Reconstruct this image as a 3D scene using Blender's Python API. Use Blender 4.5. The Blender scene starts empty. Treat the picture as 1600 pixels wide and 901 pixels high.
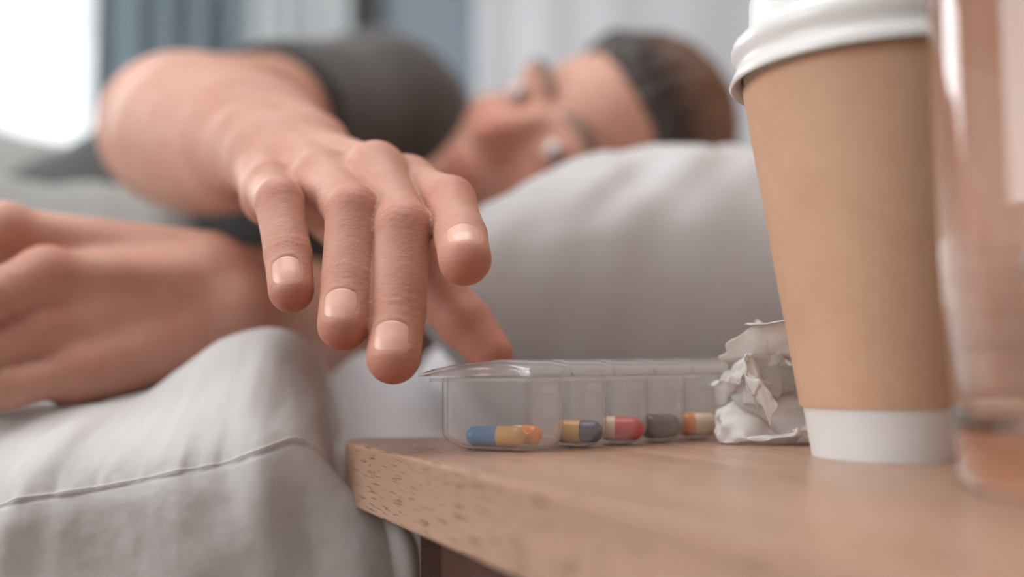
import bpy, bmesh, math, random
import numpy as np
from mathutils import Vector, Matrix, noise
random.seed(3); np.random.seed(3)
C = bpy.context.scene.collection
S = bpy.context.scene
Z0 = 0.55                      # height of the nightstand top above the floor (m); modelling is done in cm from that top

# ------------------------------------------------------------------ camera, sky, lights, exposure
FPX, PITCH, ROLL, CAMH = 1556.0, 0.071, 0.007, 3.0
_x = np.array([1., 0, 0]); _f = np.array([0, math.cos(PITCH), math.sin(PITCH)]); _u = np.array([0, -math.sin(PITCH), math.cos(PITCH)])
CR = math.cos(ROLL) * _x - math.sin(ROLL) * _u
CU = math.sin(ROLL) * _x + math.cos(ROLL) * _u
CAM = np.array([0, 0, CAMH])

def PT(px, py, d):
    """real position (cm) of what the photograph shows at a pixel, d cm away"""
    return CAM + d * (_f + CR * (px - 800) / FPX + CU * (450.5 - py) / FPX)

def M3(p):
    return Vector((p[0] / 100, p[1] / 100, p[2] / 100 + Z0))

cd = bpy.data.cameras.new('camera'); cam = bpy.data.objects.new('camera', cd); C.objects.link(cam)
cd.sensor_width = 36; cd.lens = 36 * FPX / 1600; cd.clip_start = 0.02; cd.clip_end = 60
m = Matrix.Identity(4)
for i in range(3):
    m[i][0] = CR[i]; m[i][1] = CU[i]; m[i][2] = -_f[i]
    m[i][3] = M3(CAM)[i]
cam.matrix_world = m
cd.dof.use_dof = True; cd.dof.focus_distance = 0.33; cd.dof.aperture_fstop = 3.0
S.camera = cam

w = bpy.data.worlds.new('daylight'); S.world = w; w.use_nodes = True
w.node_tree.nodes['Background'].inputs[0].default_value = (0.93, 0.97, 1.0, 1)
w.node_tree.nodes['Background'].inputs[1].default_value = 1.1

def area(name, loc, target, sx, sy, power, col=(1, 1, 1)):
    l = bpy.data.lights.new(name, 'AREA'); l.shape = 'RECTANGLE'; l.size = sx; l.size_y = sy; l.energy = power; l.color = col
    o = bpy.data.objects.new(name, l); C.objects.link(o); o.location = loc
    o.rotation_euler = (Vector(target) - Vector(loc)).to_track_quat('-Z', 'Y').to_euler()
    return o
area('window_daylight', (-1.58, 2.62, 1.28), (-1.58, 0.0, 1.28), 1.75, 2.0, 95, (0.97, 0.985, 1.0))
area('side_window_daylight', (-2.32, -0.35, 1.55), (0.0, 0.2, 0.9), 1.4, 1.4, 29, (0.96, 0.985, 1.0))
area('overhead_fill_light', (-0.3, 0.4, 2.38), (-0.3, 0.4, 0), 1.4, 1.4, 23, (1.0, 0.985, 0.97))  # added overhead fill without a fixture, strengthens the light from above

S.view_settings.view_transform = 'Standard'; S.view_settings.look = 'None'
S.view_settings.gamma = 1; S.view_settings.use_curve_mapping = False
S.view_settings.exposure = 0.25
S.cycles.transparent_max_bounces = 40
S.cycles.max_bounces = 16; S.cycles.diffuse_bounces = 12
S.cycles.transmission_bounces = 14

# ------------------------------------------------------------------ helpers
def obj(name, verts, faces, mat=None, parent=None, smooth=True, cm=True):
    me = bpy.data.meshes.new(name)
    verts = np.asarray(verts, float)
    if cm:
        verts = verts / 100.0; verts[:, 2] += Z0
    if isinstance(faces, np.ndarray):
        n = len(faces); k = faces.shape[1]
        me.vertices.add(len(verts)); me.vertices.foreach_set('co', verts.astype(np.float32).ravel())
        me.loops.add(n * k); me.loops.foreach_set('vertex_index', faces.astype(np.int32).ravel())
        me.polygons.add(n); me.polygons.foreach_set('loop_start', np.arange(0, n * k, k, dtype=np.int32))
        me.update(calc_edges=True)
    else:
        me.from_pydata([tuple(v) for v in verts], [], faces)
    me.validate(); me.update()
    if smooth:
        me.polygons.foreach_set('use_smooth', np.ones(len(me.polygons), bool))
    o = bpy.data.objects.new(name, me); C.objects.link(o)
    if mat: me.materials.append(mat)
    if parent is not None:
        o.parent = parent; o.matrix_parent_inverse = parent.matrix_world.inverted()
    return o

def root(name, p, label, cat, group=None):
    o = bpy.data.objects.new(name, None); o.empty_display_size = 0.02; C.objects.link(o)
    o.location = M3(p); o.matrix_world = Matrix.Translation(M3(p))
    return tag(o, label, cat, group)

def tag(o, label=None, cat=None, group=None, kind=None):
    if label: o['label'] = label
    if cat: o['category'] = cat
    if group: o['group'] = group
    if kind: o['kind'] = kind
    return o

def sharp(o, ang=35):
    a = math.radians(ang)
    bm = bmesh.new(); bm.from_mesh(o.data)
    bmesh.ops.recalc_face_normals(bm, faces=bm.faces)
    for e in bm.edges:
        if len(e.link_faces) == 2 and e.calc_face_angle(0) > a: e.smooth = False
    bm.to_mesh(o.data); bm.free()
    return o

def bevel(o, width, seg=3):
    b = o.modifiers.new('bevel', 'BEVEL'); b.width = width / 100; b.segments = seg; b.limit_method = 'ANGLE'
    return o

def box(name, lo, hi, mat, parent=None, bev=0.0):
    x0, y0, z0 = lo; x1, y1, z1 = hi
    v = [(x0, y0, z0), (x1, y0, z0), (x1, y1, z0), (x0, y1, z0), (x0, y0, z1), (x1, y0, z1), (x1, y1, z1), (x0, y1, z1)]
    f = [(0, 3, 2, 1), (4, 5, 6, 7), (0, 1, 5, 4), (1, 2, 6, 5), (2, 3, 7, 6), (3, 0, 4, 7)]
    o = obj(name, v, f, mat, parent, smooth=False)
    if bev: bevel(o, bev)
    return o

def loft(rings, close_start=True, close_end=True):
    n = len(rings[0]); V = np.concatenate(rings); F = []
    for i in range(len(rings) - 1):
        for j in range(n):
            a, b = i * n + j, i * n + (j + 1) % n
            F.append((a, b, b + n, a + n))
    if close_start: F.append(tuple(range(n))[::-1])
    if close_end: F.append(tuple(range(len(V) - n, len(V))))
    return V, F

def lathe(name, c, prof, mat, parent=None, n=96, closed=True, ang=35, tilt=(0, 0)):
    th = np.linspace(0, 2 * np.pi, n, endpoint=False); R = []
    for r, z in prof:
        r = max(r, 1e-3)
        x, y = r * np.cos(th), r * np.sin(th)
        R.append(np.stack([c[0] + x, c[1] + y, c[2] + z + x * tilt[0] + y * tilt[1]], 1))
    if closed:
        R.append(R[0].copy()); V, F = loft(R, False, False)
    else:
        V, F = loft(R)
    o = obj(name, V, F, mat, parent)
    bm = bmesh.new(); bm.from_mesh(o.data); bmesh.ops.remove_doubles(bm, verts=bm.verts, dist=1e-5)
    bmesh.ops.recalc_face_normals(bm, faces=bm.faces)
    for e in bm.edges:
        if len(e.link_faces) == 2 and e.calc_face_angle(0) > math.radians(ang): e.smooth = False
    bm.to_mesh(o.data); bm.free()
    return o

def grid_faces(nu, nv):
    i, j = np.meshgrid(np.arange(nu - 1), np.arange(nv - 1), indexing='ij'); a = (i * nv + j).ravel()
    return np.stack([a, a + nv, a + nv + 1, a + 1], 1)

def vnoise(P, scale, seed=0, octv=2):
    """cheap smooth value noise on N x 3 points"""
    out = np.zeros(len(P)); amp = 1.0; tot = 0
    for o in range(octv):
        q = P * scale * 2 ** o + seed * 17.31 + o * 5.7
        i = np.floor(q).astype(np.int64); fr = q - i; fr = fr * fr * (3 - 2 * fr); acc = 0
        for dx in (0, 1):
            for dy in (0, 1):
                for dz in (0, 1):
                    hsh = (i[:, 0] + dx) * 374761393 + (i[:, 1] + dy) * 668265263 + (i[:, 2] + dz) * 2147483647 + seed * 974711
                    hsh = (hsh ^ (hsh >> 13)) * 1274126177; hsh = (hsh ^ (hsh >> 16)) & 0xFFFF
                    wx = fr[:, 0] if dx else 1 - fr[:, 0]; wy = fr[:, 1] if dy else 1 - fr[:, 1]; wz = fr[:, 2] if dz else 1 - fr[:, 2]
                    acc = acc + hsh / 65535.0 * wx * wy * wz
        out += amp * (acc * 2 - 1); tot += amp; amp *= .5
    return out / tot

# ------------------------------------------------------------------ materials
def srgb(r, g, b):
    def l(c):
        c /= 255; return c / 12.92 if c <= .04045 else ((c + .055) / 1.055) ** 2.4
    return (l(r), l(g), l(b), 1)

class N:
    def __init__(s, name):
        s.m = bpy.data.materials.new(name); s.m.use_nodes = True; s.t = s.m.node_tree; s.p = s.t.nodes['Principled BSDF']; s.out = s.t.nodes['Material Output']
    def n(s, typ, **kw):
        nd = s.t.nodes.new(typ)
        for k, v in kw.items():
            if k.startswith('i_'): nd.inputs[k[2:].replace('_', ' ')].default_value = v
            else: setattr(nd, k, v)
        return nd
    def l(s, a, b): s.t.links.new(a, b)
    def coord(s, scale=(1, 1, 1), rot=(0, 0, 0), kind='Object'):
        tc = s.n('ShaderNodeTexCoord'); r = s.n('ShaderNodeMapping'); r.inputs['Rotation'].default_value = rot; s.l(tc.outputs[kind], r.inputs[0])
        mp = s.n('ShaderNodeMapping'); mp.inputs['Scale'].default_value = scale
        s.l(r.outputs[0], mp.inputs[0]); return mp.outputs[0]
    def noise(s, vec, scale, detail=3, rough=.5):
        nd = s.n('ShaderNodeTexNoise'); nd.inputs['Scale'].default_value = scale; nd.inputs['Detail'].default_value = detail; nd.inputs['Roughness'].default_value = rough
        s.l(vec, nd.inputs['Vector']); return nd.outputs['Fac']
    def ramp(s, fac, stops):
        r = s.n('ShaderNodeValToRGB'); e = r.color_ramp.elements
        while len(e) < len(stops): e.new(.5)
        for el, (p, c) in zip(e, stops): el.position = p; el.color = c
        s.l(fac, r.inputs[0]); return r.outputs[0]
    def bump(s, h, strength=.3, dist=.001):
        b = s.n('ShaderNodeBump'); b.inputs['Strength'].default_value = strength; b.inputs['Distance'].default_value = dist
        s.l(h, b.inputs['Height']); s.l(b.outputs[0], s.p.inputs['Normal']); return b
    def mixc(s, fac, a, b, blend='MIX'):
        x = s.n('ShaderNodeMix', data_type='RGBA', blend_type=blend)
        if hasattr(fac, 'links'): s.l(fac, x.inputs[0])
        else: x.inputs[0].default_value = fac
        for v, k in ((a, 6), (b, 7)):
            if hasattr(v, 'links'): s.l(v, x.inputs[k])
            else: x.inputs[k].default_value = v
        return x.outputs[2]
    def math(s, op, a, b=None):
        x = s.n('ShaderNodeMath', operation=op)
        for v, k in ((a, 0), (b, 1)):
            if v is None: continue
            if hasattr(v, 'links'): s.l(v, x.inputs[k])
            else: x.inputs[k].default_value = v
        return x.outputs[0]

def plain(name, col, rough=.5, var=.06, scale=40, bump=0.1, **kw):
    a = N(name); v = a.coord(); f = a.noise(v, scale, 4)
    c2 = tuple(max(0, x * (1 - var * 2)) for x in col[:3]) + (1,)
    a.l(a.ramp(f, [(.3, c2), (.7, col)]), a.p.inputs['Base Color']); a.p.inputs['Roughness'].default_value = rough
    if bump: a.bump(a.noise(v, scale * 8, 3), bump, .0005)
    for k, val in kw.items(): a.p.inputs[k.replace('_', ' ')].default_value = val
    return a.m

def fabric(name, col, weave=2400, rough=.85, var=.04, strength=.25, sheen=.2):
    a = N(name); v = a.coord(); f = a.noise(v, 9, 3)
    c2 = tuple(x * (1 - var) for x in col[:3]) + (1,)
    wv = []
    for rot in ((0, 0, .2), (0, 1.57, .2)):
        vv = a.coord(rot=rot); wt = a.n('ShaderNodeTexWave', bands_direction='X'); wt.inputs['Scale'].default_value = weave / 5; wt.inputs['Distortion'].default_value = .6
        wt.inputs['Detail'].default_value = 1
        a.l(vv, wt.inputs[0]); wv.append(wt.outputs['Fac'])
    h = a.math('MULTIPLY', wv[0], wv[1]); h = a.math('ADD', h, a.math('MULTIPLY', a.noise(v, 900, 2), .8))
    base = a.ramp(f, [(.3, c2), (.7, col)])
    a.l(base, a.p.inputs['Base Color']); a.p.inputs['Roughness'].default_value = rough
    a.p.inputs['Sheen Weight'].default_value = sheen; a.p.inputs['Specular IOR Level'].default_value = .2
    a.bump(h, strength, .0003)
    return a.m

def wood(name, c_lo, c_hi, c_dark, rough=.36, rot=0.0, stretch=18, scale=14, pores=.5, gmix=.22):
    """grain runs along local x turned by rot about z"""
    a = N(name); v = a.coord(scale=(1, stretch, stretch), rot=(0, 0, rot))
    f = a.noise(v, scale * .25, 5, .55)
    g = a.noise(a.coord(scale=(1, stretch * 2.2, stretch * 2.2), rot=(0, 0, rot)), scale, 4, .6)
    col = a.ramp(f, [(.3, c_lo), (.68, c_hi)])
    col = a.mixc(a.math('MULTIPLY', g, gmix), col, c_lo)
    pv = a.coord(scale=(1, 14, 14), rot=(0, 0, rot))
    pn = a.noise(pv, 80, 2, .6); zone = a.noise(a.coord(), 40, 2)
    mask = a.ramp(pn, [(.58, (0, 0, 0, 1)), (.63, (1, 1, 1, 1))])
    mk = a.math('MULTIPLY', mask, a.math('MULTIPLY', zone, pores * 2))
    col = a.mixc(mk, col, c_dark)
    a.l(col, a.p.inputs['Base Color']); a.p.inputs['Roughness'].default_value = rough
    h = a.math('SUBTRACT', a.math('MULTIPLY', g, .35), mk)
    a.bump(h, .35, .0006)
    return a.m

MAT = {}
EDGE_ANG = math.atan2(.899, -.438)     # direction of the table's left edge
MAT['oak'] = wood('oak_veneer', srgb(166, 131, 109), srgb(190, 154, 132), srgb(95, 62, 45), rot=-EDGE_ANG, rough=.30, pores=.65)
MAT['walnut'] = wood('walnut_carcass', srgb(70, 43, 35), srgb(88, 55, 44), srgb(40, 24, 18), rough=.5)
MAT['headboard'] = wood('headboard_wood', srgb(158, 96, 64), srgb(216, 160, 124), srgb(110, 60, 38), rough=.5, rot=math.pi / 2, stretch=26, scale=5, pores=.5, gmix=.8)
MAT['duvet'] = fabric('duvet_cotton', srgb(198, 196, 195), weave=2600, strength=.3)
MAT['sheet'] = fabric('sheet_cotton', srgb(208, 210, 214), weave=2600)
MAT['pillow'] = fabric('pillow_cotton', srgb(192, 191, 191), weave=2400)
MAT['shirt'] = fabric('shirt_jersey', srgb(74, 73, 72), weave=1800, var=.08)
MAT['blanket'] = fabric('blanket_wool', srgb(152, 152, 149), weave=900, var=.1)
MAT['mattress'] = fabric('mattress_ticking', srgb(225, 222, 216), weave=900)
MAT['curtain_blue'] = fabric('curtain_blue_grey', srgb(134, 149, 157), weave=900)
MAT['curtain_light'] = fabric('curtain_pale', srgb(206, 212, 215), weave=900)
MAT['curtain_white'] = fabric('curtain_white', srgb(224, 227, 231), weave=900)
MAT['wall'] = plain('wall_paint', srgb(148, 162, 173), .8, .03, 6)
MAT['floor'] = wood('floor_boards', srgb(150, 118, 92), srgb(176, 142, 112), srgb(90, 60, 40), rough=.5)
MAT['white_paint'] = plain('white_frame_paint', srgb(225, 225, 223), .4, .02)
MAT['dark_paint'] = plain('dark_trim_paint', srgb(70, 72, 74), .5, .03)
MAT['lid'] = plain('cup_lid_plastic', srgb(226, 225, 223), .32, .01, 20, 0.03, Subsurface_Weight=.1, Subsurface_Radius=(.004, .004, .004))
MAT['paper'] = plain('white_cup_paper', srgb(226, 224, 221), .6, .02, 60, .1)
def tissue_mat():
    a = N('tissue_paper'); a.t.nodes.remove(a.p)
    df = a.n('ShaderNodeBsdfDiffuse'); df.inputs[0].default_value = (.93, .925, .92, 1); tl = a.n('ShaderNodeBsdfTranslucent'); tl.inputs[0].default_value = (.93, .90, .87, 1)
    mx = a.n('ShaderNodeMixShader'); mx.inputs[0].default_value = .38; a.l(df.outputs[0], mx.inputs[1]); a.l(tl.outputs[0], mx.inputs[2]); a.l(mx.outputs[0], a.out.inputs[0])
    b = a.n('ShaderNodeBump'); b.inputs['Strength'].default_value = .25; b.inputs['Distance'].default_value = .0006; a.l(a.noise(a.coord(), 500, 3), b.inputs['Height']); a.l(b.outputs[0], df.inputs['Normal'])
    return a.m
MAT['tissue'] = tissue_mat()

def kraft():
    a = N('kraft_sleeve'); v = a.coord(); f = a.noise(v, 60, 5, .6); g = a.noise(a.coord(scale=(1, 1, .35)), 420, 4, .7)
    col = a.ramp(f, [(.3, srgb(198, 157, 128)), (.7, srgb(208, 169, 140))])
    col = a.mixc(a.math('MULTIPLY', g, .35), col, srgb(186, 144, 113))
    a.l(col, a.p.inputs['Base Color']); a.p.inputs['Roughness'].default_value = .65; a.bump(g, .15, .0004); return a.m
MAT['kraft'] = kraft()

def skin():
    a = N('skin'); v = a.coord()
    red = a.n('ShaderNodeAttribute', attribute_name='redness').outputs['Fac']
    f = a.noise(v, 26, 4, .55); g = a.noise(v, 160, 3, .6)
    col = a.ramp(f, [(.3, srgb(190, 140, 120)), (.7, srgb(210, 165, 146))])
    col = a.mixc(a.math('MULTIPLY', g, .45), col, srgb(176, 118, 97))
    col = a.mixc(a.math('MULTIPLY', red, .8), col, srgb(180, 98, 80))
    a.l(col, a.p.inputs['Base Color']); a.p.inputs['Roughness'].default_value = .56
    a.p.inputs['Subsurface Weight'].default_value = .15; a.p.inputs['Subsurface Radius'].default_value = (.004, .0018, .0012); a.p.inputs['Subsurface Scale'].default_value = 1
    a.p.inputs['Specular IOR Level'].default_value = .38
    vo = a.n('ShaderNodeTexVoronoi', feature='DISTANCE_TO_EDGE'); vo.inputs['Scale'].default_value = 900; a.l(v, vo.inputs['Vector'])
    h = a.math('ADD', a.math('MULTIPLY', vo.outputs['Distance'], .6), a.math('MULTIPLY', a.noise(v, 420, 3), .6))
    h = a.math('ADD', h, a.math('MULTIPLY', a.noise(a.coord(scale=(1, 1, 3.2)), 230, 3, .6), 1.3))
    a.bump(h, .40, .0005); return a.m
MAT['skin'] = skin()
MAT['nail'] = plain('nail', srgb(226, 176, 158), .28, .05, 150, .03, Subsurface_Weight=.2, Subsurface_Radius=(.003, .0015, .001))
MAT['eye'] = None

def plastic(name, haze=.06, rough=.12, tint=(1, 1, 1, 1)):
    a = N(name); t = a.t; t.nodes.remove(a.p)
    tr = a.n('ShaderNodeBsdfTransparent'); tr.inputs[0].default_value = tint
    df = a.n('ShaderNodeBsdfDiffuse'); df.inputs[0].default_value = (.97, .97, .975, 1)
    tl = a.n('ShaderNodeBsdfTranslucent'); tl.inputs[0].default_value = (.97, .97, .975, 1)
    m1 = a.n('ShaderNodeMixShader'); m1.inputs[0].default_value = .5; a.l(df.outputs[0], m1.inputs[1]); a.l(tl.outputs[0], m1.inputs[2])
    m2 = a.n('ShaderNodeMixShader'); a.l(tr.outputs[0], m2.inputs[1]); a.l(m1.outputs[0], m2.inputs[2])
    nz = a.noise(a.coord(), 300, 3); a.l(a.ramp(nz, [(.3, (haze * .95,) * 3 + (1,)), (.7, (haze * 1.05,) * 3 + (1,))]), m2.inputs[0])
    gl = a.n('ShaderNodeBsdfGlossy'); gl.inputs['Roughness'].default_value = rough
    fc = a.n('ShaderNodeLayerWeight').outputs['Facing']; fr = a.math('ADD', a.math('MULTIPLY', a.math('POWER', fc, 2.6), .95), .03)
    m3 = a.n('ShaderNodeMixShader'); a.l(fr, m3.inputs[0]); a.l(m2.outputs[0], m3.inputs[1]); a.l(gl.outputs[0], m3.inputs[2])
    a.l(m3.outputs[0], a.out.inputs[0]); return a.m
MAT['clear'] = plastic('clear_plastic', .125)
MAT['clear_lid'] = plastic('clear_plastic_lid', .17)

def glass(name, ior=1.5, col=(1, 1, 1, 1), rough=0.0):
    a = N(name); a.p.inputs['Transmission Weight'].default_value = 1; a.p.inputs['IOR'].default_value = ior
    a.p.inputs['Roughness'].default_value = rough; a.p.inputs['Base Color'].default_value = col
    return a.m
MAT['glass'] = glass('tumbler_glass', 1.5, (.99, .995, .99, 1))
MAT['water'] = glass('water', 1.33)

def pane():
    a = N('window_pane'); a.t.nodes.remove(a.p)
    tr = a.n('ShaderNodeBsdfTransparent'); gl = a.n('ShaderNodeBsdfGlossy'); gl.inputs['Roughness'].default_value = .02
    fr = a.n('ShaderNodeFresnel'); fr.inputs[0].default_value = 1.3; mx = a.n('ShaderNodeMixShader')
    a.l(fr.outputs[0], mx.inputs[0]); a.l(tr.outputs[0], mx.inputs[1]); a.l(gl.outputs[0], mx.inputs[2]); a.l(mx.outputs[0], a.out.inputs[0]); return a.m
MAT['pane'] = pane()

def gel(name, col):
    return plain(name, col, .28, .05, 200, .05, Subsurface_Weight=.1, Subsurface_Radius=(.002, .002, .002), Coat_Weight=.2)
GEL = {k: gel('gelatin_' + k, c) for k, c in dict(blue=srgb(0, 104, 160), yellow=srgb(208, 150, 36), navy=srgb(18, 46, 86), red=srgb(200, 4, 10), cream=srgb(236, 210, 176), brown=srgb(70, 48, 34), orange=srgb(245, 140, 30)).items()}

# ------------------------------------------------------------------ the setting
FL = -55.0
YW = 236.0          # back wall
o = box('floor', (-330, -172, FL - 4), (260, YW + 20, FL), MAT['floor']); tag(o, kind='structure')
WX0, WX1, WZ0, WZ1 = -225, -92, -4, 150
def wallpiece(name, lo, hi, parent=None):
    return box(name, lo, hi, MAT['wall'], parent)
bw = bmesh.new()
for lo, hi in (((-330, YW, FL), (WX0, YW + 12, 190)), ((WX1, YW, FL), (260, YW + 12, 190)), ((WX0, YW, FL), (WX1, YW + 12, WZ0)), ((WX0, YW, WZ1), (WX1, YW + 12, 190))):
    r = bmesh.ops.create_cube(bw, size=1)
    for v in r['verts']:
        v.co = Vector([lo[i] + (v.co[i] + .5) * (hi[i] - lo[i]) for i in range(3)])
V = [tuple(v.co) for v in bw.verts]; bw.verts.index_update(); F = [tuple(v.index for v in f.verts) for f in bw.faces]; bw.free()
tag(obj('wall_back', V, F, MAT['wall'], smooth=False), kind='structure')
MAT['room'] = plain('room_paint', srgb(196, 198, 200), .85, .02, 6)
tag(box('wall_right', (250, -160, FL), (260, YW, 190), MAT['room']), kind='structure')
tag(box('wall_front', (-240, -172, FL), (260, -160, 190), MAT['room']), kind='structure')
tag(box('ceiling', (-330, -172, 190), (260, YW + 12, 198), MAT['room']), kind='structure')
LY0, LY1, LZ0, LZ1 = -110, 40, 30, 170
bw = bmesh.new()
for lo, hi in (((-250, -172, FL), (-240, LY0, 190)), ((-250, LY1, FL), (-240, YW, 190)), ((-250, LY0, FL), (-240, LY1, LZ0)), ((-250, LY0, LZ1), (-240, LY1, 190))):
    r = bmesh.ops.create_cube(bw, size=1)
    for v in r['verts']:
        v.co = Vector([lo[i] + (v.co[i] + .5) * (hi[i] - lo[i]) for i in range(3)])
V = [tuple(v.co) for v in bw.verts]; bw.verts.index_update(); F = [tuple(v.index for v in f.verts) for f in bw.faces]; bw.free()
tag(obj('wall_left', V, F, MAT['room'], smooth=False), kind='structure')
tag(box('baseboard_back', (WX1, YW - 1.5, FL), (260, YW, FL + 10), MAT['white_paint'], bev=.3), kind='structure')
win = obj('window_1', *(lambda: (np.array([(WX0, YW + 3, WZ0), (WX1, YW + 3, WZ0), (WX1, YW + 9, WZ0), (WX0, YW + 9, WZ0), (WX0, YW + 3, WZ0 + 5), (WX1, YW + 3, WZ0 + 5), (WX1, YW + 9, WZ0 + 5), (WX0, YW + 9, WZ0 + 5)], float), [(0, 3, 2, 1), (4, 5, 6, 7), (0, 1, 5, 4), (1, 2, 6, 5), (2, 3, 7, 6), (3, 0, 4, 7)]))(), MAT['white_paint'], smooth=False)
tag(win, kind='structure')
for lo, hi in (((WX0, YW + 3, WZ0 + 5), (WX0 + 5, YW + 9, WZ1)), ((WX1 - 5, YW + 3, WZ0 + 5), (WX1, YW + 9, WZ1)), ((WX0 + 5, YW + 3, WZ1 - 5), (WX1 - 5, YW + 9, WZ1))):
    box('window_frame', lo, hi, MAT['white_paint'], win)
box('window_pane', (WX0 + 5, YW + 5.5, WZ0 + 5), (WX1 - 5, YW + 6.2, WZ1 - 5), MAT['pane'], win)
tag(box('trim_1', (-37.5, YW - 3.5, FL), (-31.5, YW, 190), MAT['dark_paint'], bev=.3), kind='structure')

def curtain(label, x0, x1, y, mat, pleats, amp, seed, z0=FL + .2, z1=185):
    nu, nv = pleats * 14, 14
    u = np.linspace(0, 1, nu); v = np.linspace(0, 1, nv)
    U, Vv = np.meshgrid(u, v, indexing='ij')
    ph = U * pleats * 2 * np.pi + .6 * np.sin(U * 9 + seed) + .25 * np.sin(Vv * 3 + seed + U * 5)
    X = x0 + (x1 - x0) * U + amp * .35 * np.sin(2 * ph + Vv)
    Y = y - amp * np.cos(ph) * (.85 + .3 * np.sin(Vv * 4 + U * 7 + seed))
    Zz = z0 + (z1 - z0) * Vv
    o = obj('curtain', np.stack([X, Y, Zz], -1).reshape(-1, 3), grid_faces(nu, nv), mat)
    s = o.modifiers.new('thickness', 'SOLIDIFY'); s.thickness = .002
    return tag(o, label, 'curtain')
curtain('blue-grey pleated curtain hanging beside the bright window', -97, -62, YW - 9, MAT['curtain_blue'], 4, 3.6, 1)
curtain('pale grey curtain behind the raised arm, between the blue-grey curtain and the dark trim', -64, -37, YW - 9, MAT['curtain_light'], 5, 1.6, 2)
curtain("off-white curtain hanging behind the person's head and the coffee cup", -8, 95, YW - 9, MAT['curtain_white'], 6, .6, 5)

# ------------------------------------------------------------------ bed
bed = root('bed', (-60, 110, FL), 'wooden bed with a tall horizontal-grained headboard beside the nightstand', 'bed')
box('headboard', (46, -20, FL), (50, 180, 62), MAT['headboard'], bed, .6)
box('side_rail', (-165, 46, -40), (46, 49, -24), MAT['headboard'], bed, .3)
box('side_rail', (-165, 173, -40), (46, 176, -24), MAT['headboard'], bed, .3)
box('footboard', (-169, 46, -46), (-165, 176, -10), MAT['headboard'], bed, .4)
box('slat_base', (-165, 49, -27), (46, 173, -24.1), MAT['walnut'], bed)
for x in (-168, 41):
    for y in (48, 170):
        box('leg', (x, y, FL), (x + 5, y + 5, -40), MAT['headboard'], bed, .3)
mt = box('mattress', (-163, 46.5, -24), (45.7, 174, -4), MAT['mattress'], None, 2.5)
tag(mt, 'thick white mattress under the sheets of the bed', 'mattress')

def heightgrid(name, xs, ys, fz, mat, thick=.004):
    X, Y = np.meshgrid(xs, ys, indexing='ij'); P = np.stack([X.ravel(), Y.ravel(), np.zeros(X.size)], 1)
    P[:, 2] = fz(P[:, 0], P[:, 1], P)
    o = obj(name, P, grid_faces(len(xs), len(ys)), mat)
    s = o.modifiers.new('thickness', 'SOLIDIFY'); s.thickness = thick; s.offset = -1
    return o

def sm(a, b, x):
    t = np.clip((x - a) / (b - a), 0, 1); return t * t * (3 - 2 * t)

def f_sheet(x, y, P):
    z = -2.6 + 0 * x
    z = z + 5.6 * np.exp(-((x + 7.5) / 5.0) ** 2 - ((y - 53) / 6.0) ** 2) + 6.6 * np.exp(-((x + 4.2) / 3.2) ** 2 - ((y - 64) / 6) ** 2)      # bunched part behind the duvet
    r = vnoise(np.stack([x, y * .5, 0 * x], 1), .16, 3, 3)
    z = z + .9 * r * np.exp(-((y - 50) / 22) ** 2)
    z = z - 24 * sm(0, 1, (46.0 - y) / 3.4) ** 1.4 
    return z
ys = np.concatenate([np.linspace(42.4, 46, 26), np.linspace(46.3, 75, 70), np.linspace(76, 173.5, 40)])
bs = heightgrid('bed_sheet', np.linspace(-90, 45.6, 190), ys, f_sheet, MAT['sheet'])
tag(bs, 'pale blue-white fitted sheet on the mattress behind the nightstand', 'bed sheet')

# pillow
def make_pillow():
    cx, cy, cz, hx, hy, hz = 14.3, 67.0, 6.6, 19.1, 20.5, 9.9
    nu, nv = 110, 90
    V = []; 
    for side in (1, -1):
        u, v = np.meshgrid(np.linspace(-1, 1, nu), np.linspace(-1, 1, nv), indexing='ij')
        e = (1 - np.abs(u) ** 2.6) * (1 - np.abs(v) ** 2.6)
        e = np.clip(e, 0, 1) ** .42
        pin = 1 - .10 * (1 - np.abs(v) ** 2) * np.abs(u) ** 4; pin2 = 1 - .10 * (1 - np.abs(u) ** 2) * np.abs(v) ** 4
        X = cx + hx * u * pin; Y = cy + hy * v * pin2
        Zz = cz + side * hz * e * (1 if side > 0 else .9)
        if side > 0:    # head presses into the pillow
            dent = np.exp(-((X - 3.5) / 11) ** 2 - ((Y - 80) / 12) ** 2)
            Zz = Zz - 6.4 * dent * e
        Zz = Zz + (X - cx) * .05
        P = np.stack([X, Y, Zz], -1).reshape(-1, 3)
        q = np.stack([P[:, 0] * .9 + P[:, 2] * .6, P[:, 1] * .5, P[:, 2] * .35 - P[:, 0] * .2], 1)
        n1 = vnoise(q, .22, 7, 3); n2 = np.abs(vnoise(q, .13, 9, 2))
        dg = vnoise(np.stack([P[:, 0] * .8 - P[:, 2] * .9, (P[:, 0] + P[:, 2]) * .18, P[:, 1] * .1], 1), .34, 17, 2)
        P[:, 1] -= 1.1 * dg * e.ravel(); P[:, 2] += .6 * dg * e.ravel()
        P[:, 2] += (1.1 * n1 - 1.3 * n2) * e.ravel()
        P[:, 1] -= 1.5 * n1 * e.ravel() * (P[:, 1] < cy)
        V.append(P)
    F1 = grid_faces(nu, nv); F2 = grid_faces(nu, nv)[:, ::-1] + nu * nv
    o = obj('pillow', np.concatenate(V), np.concatenate([F1, F2]), MAT['pillow'])
    bm = bmesh.new(); bm.from_mesh(o.data); bmesh.ops.remove_doubles(bm, verts=bm.verts, dist=.0006); bmesh.ops.recalc_face_normals(bm, faces=bm.faces); bm.to_mesh(o.data); bm.free()
    for v in o.data.vertices:      # rests on the sheet
        if v.co.z < Z0 - .024: v.co.z = Z0 - .024 + (v.co.z - (Z0 - .024)) * .05
    return tag(o, "soft white pillow under the person's head, behind the nightstand", 'pillow')
make_pillow()

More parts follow.
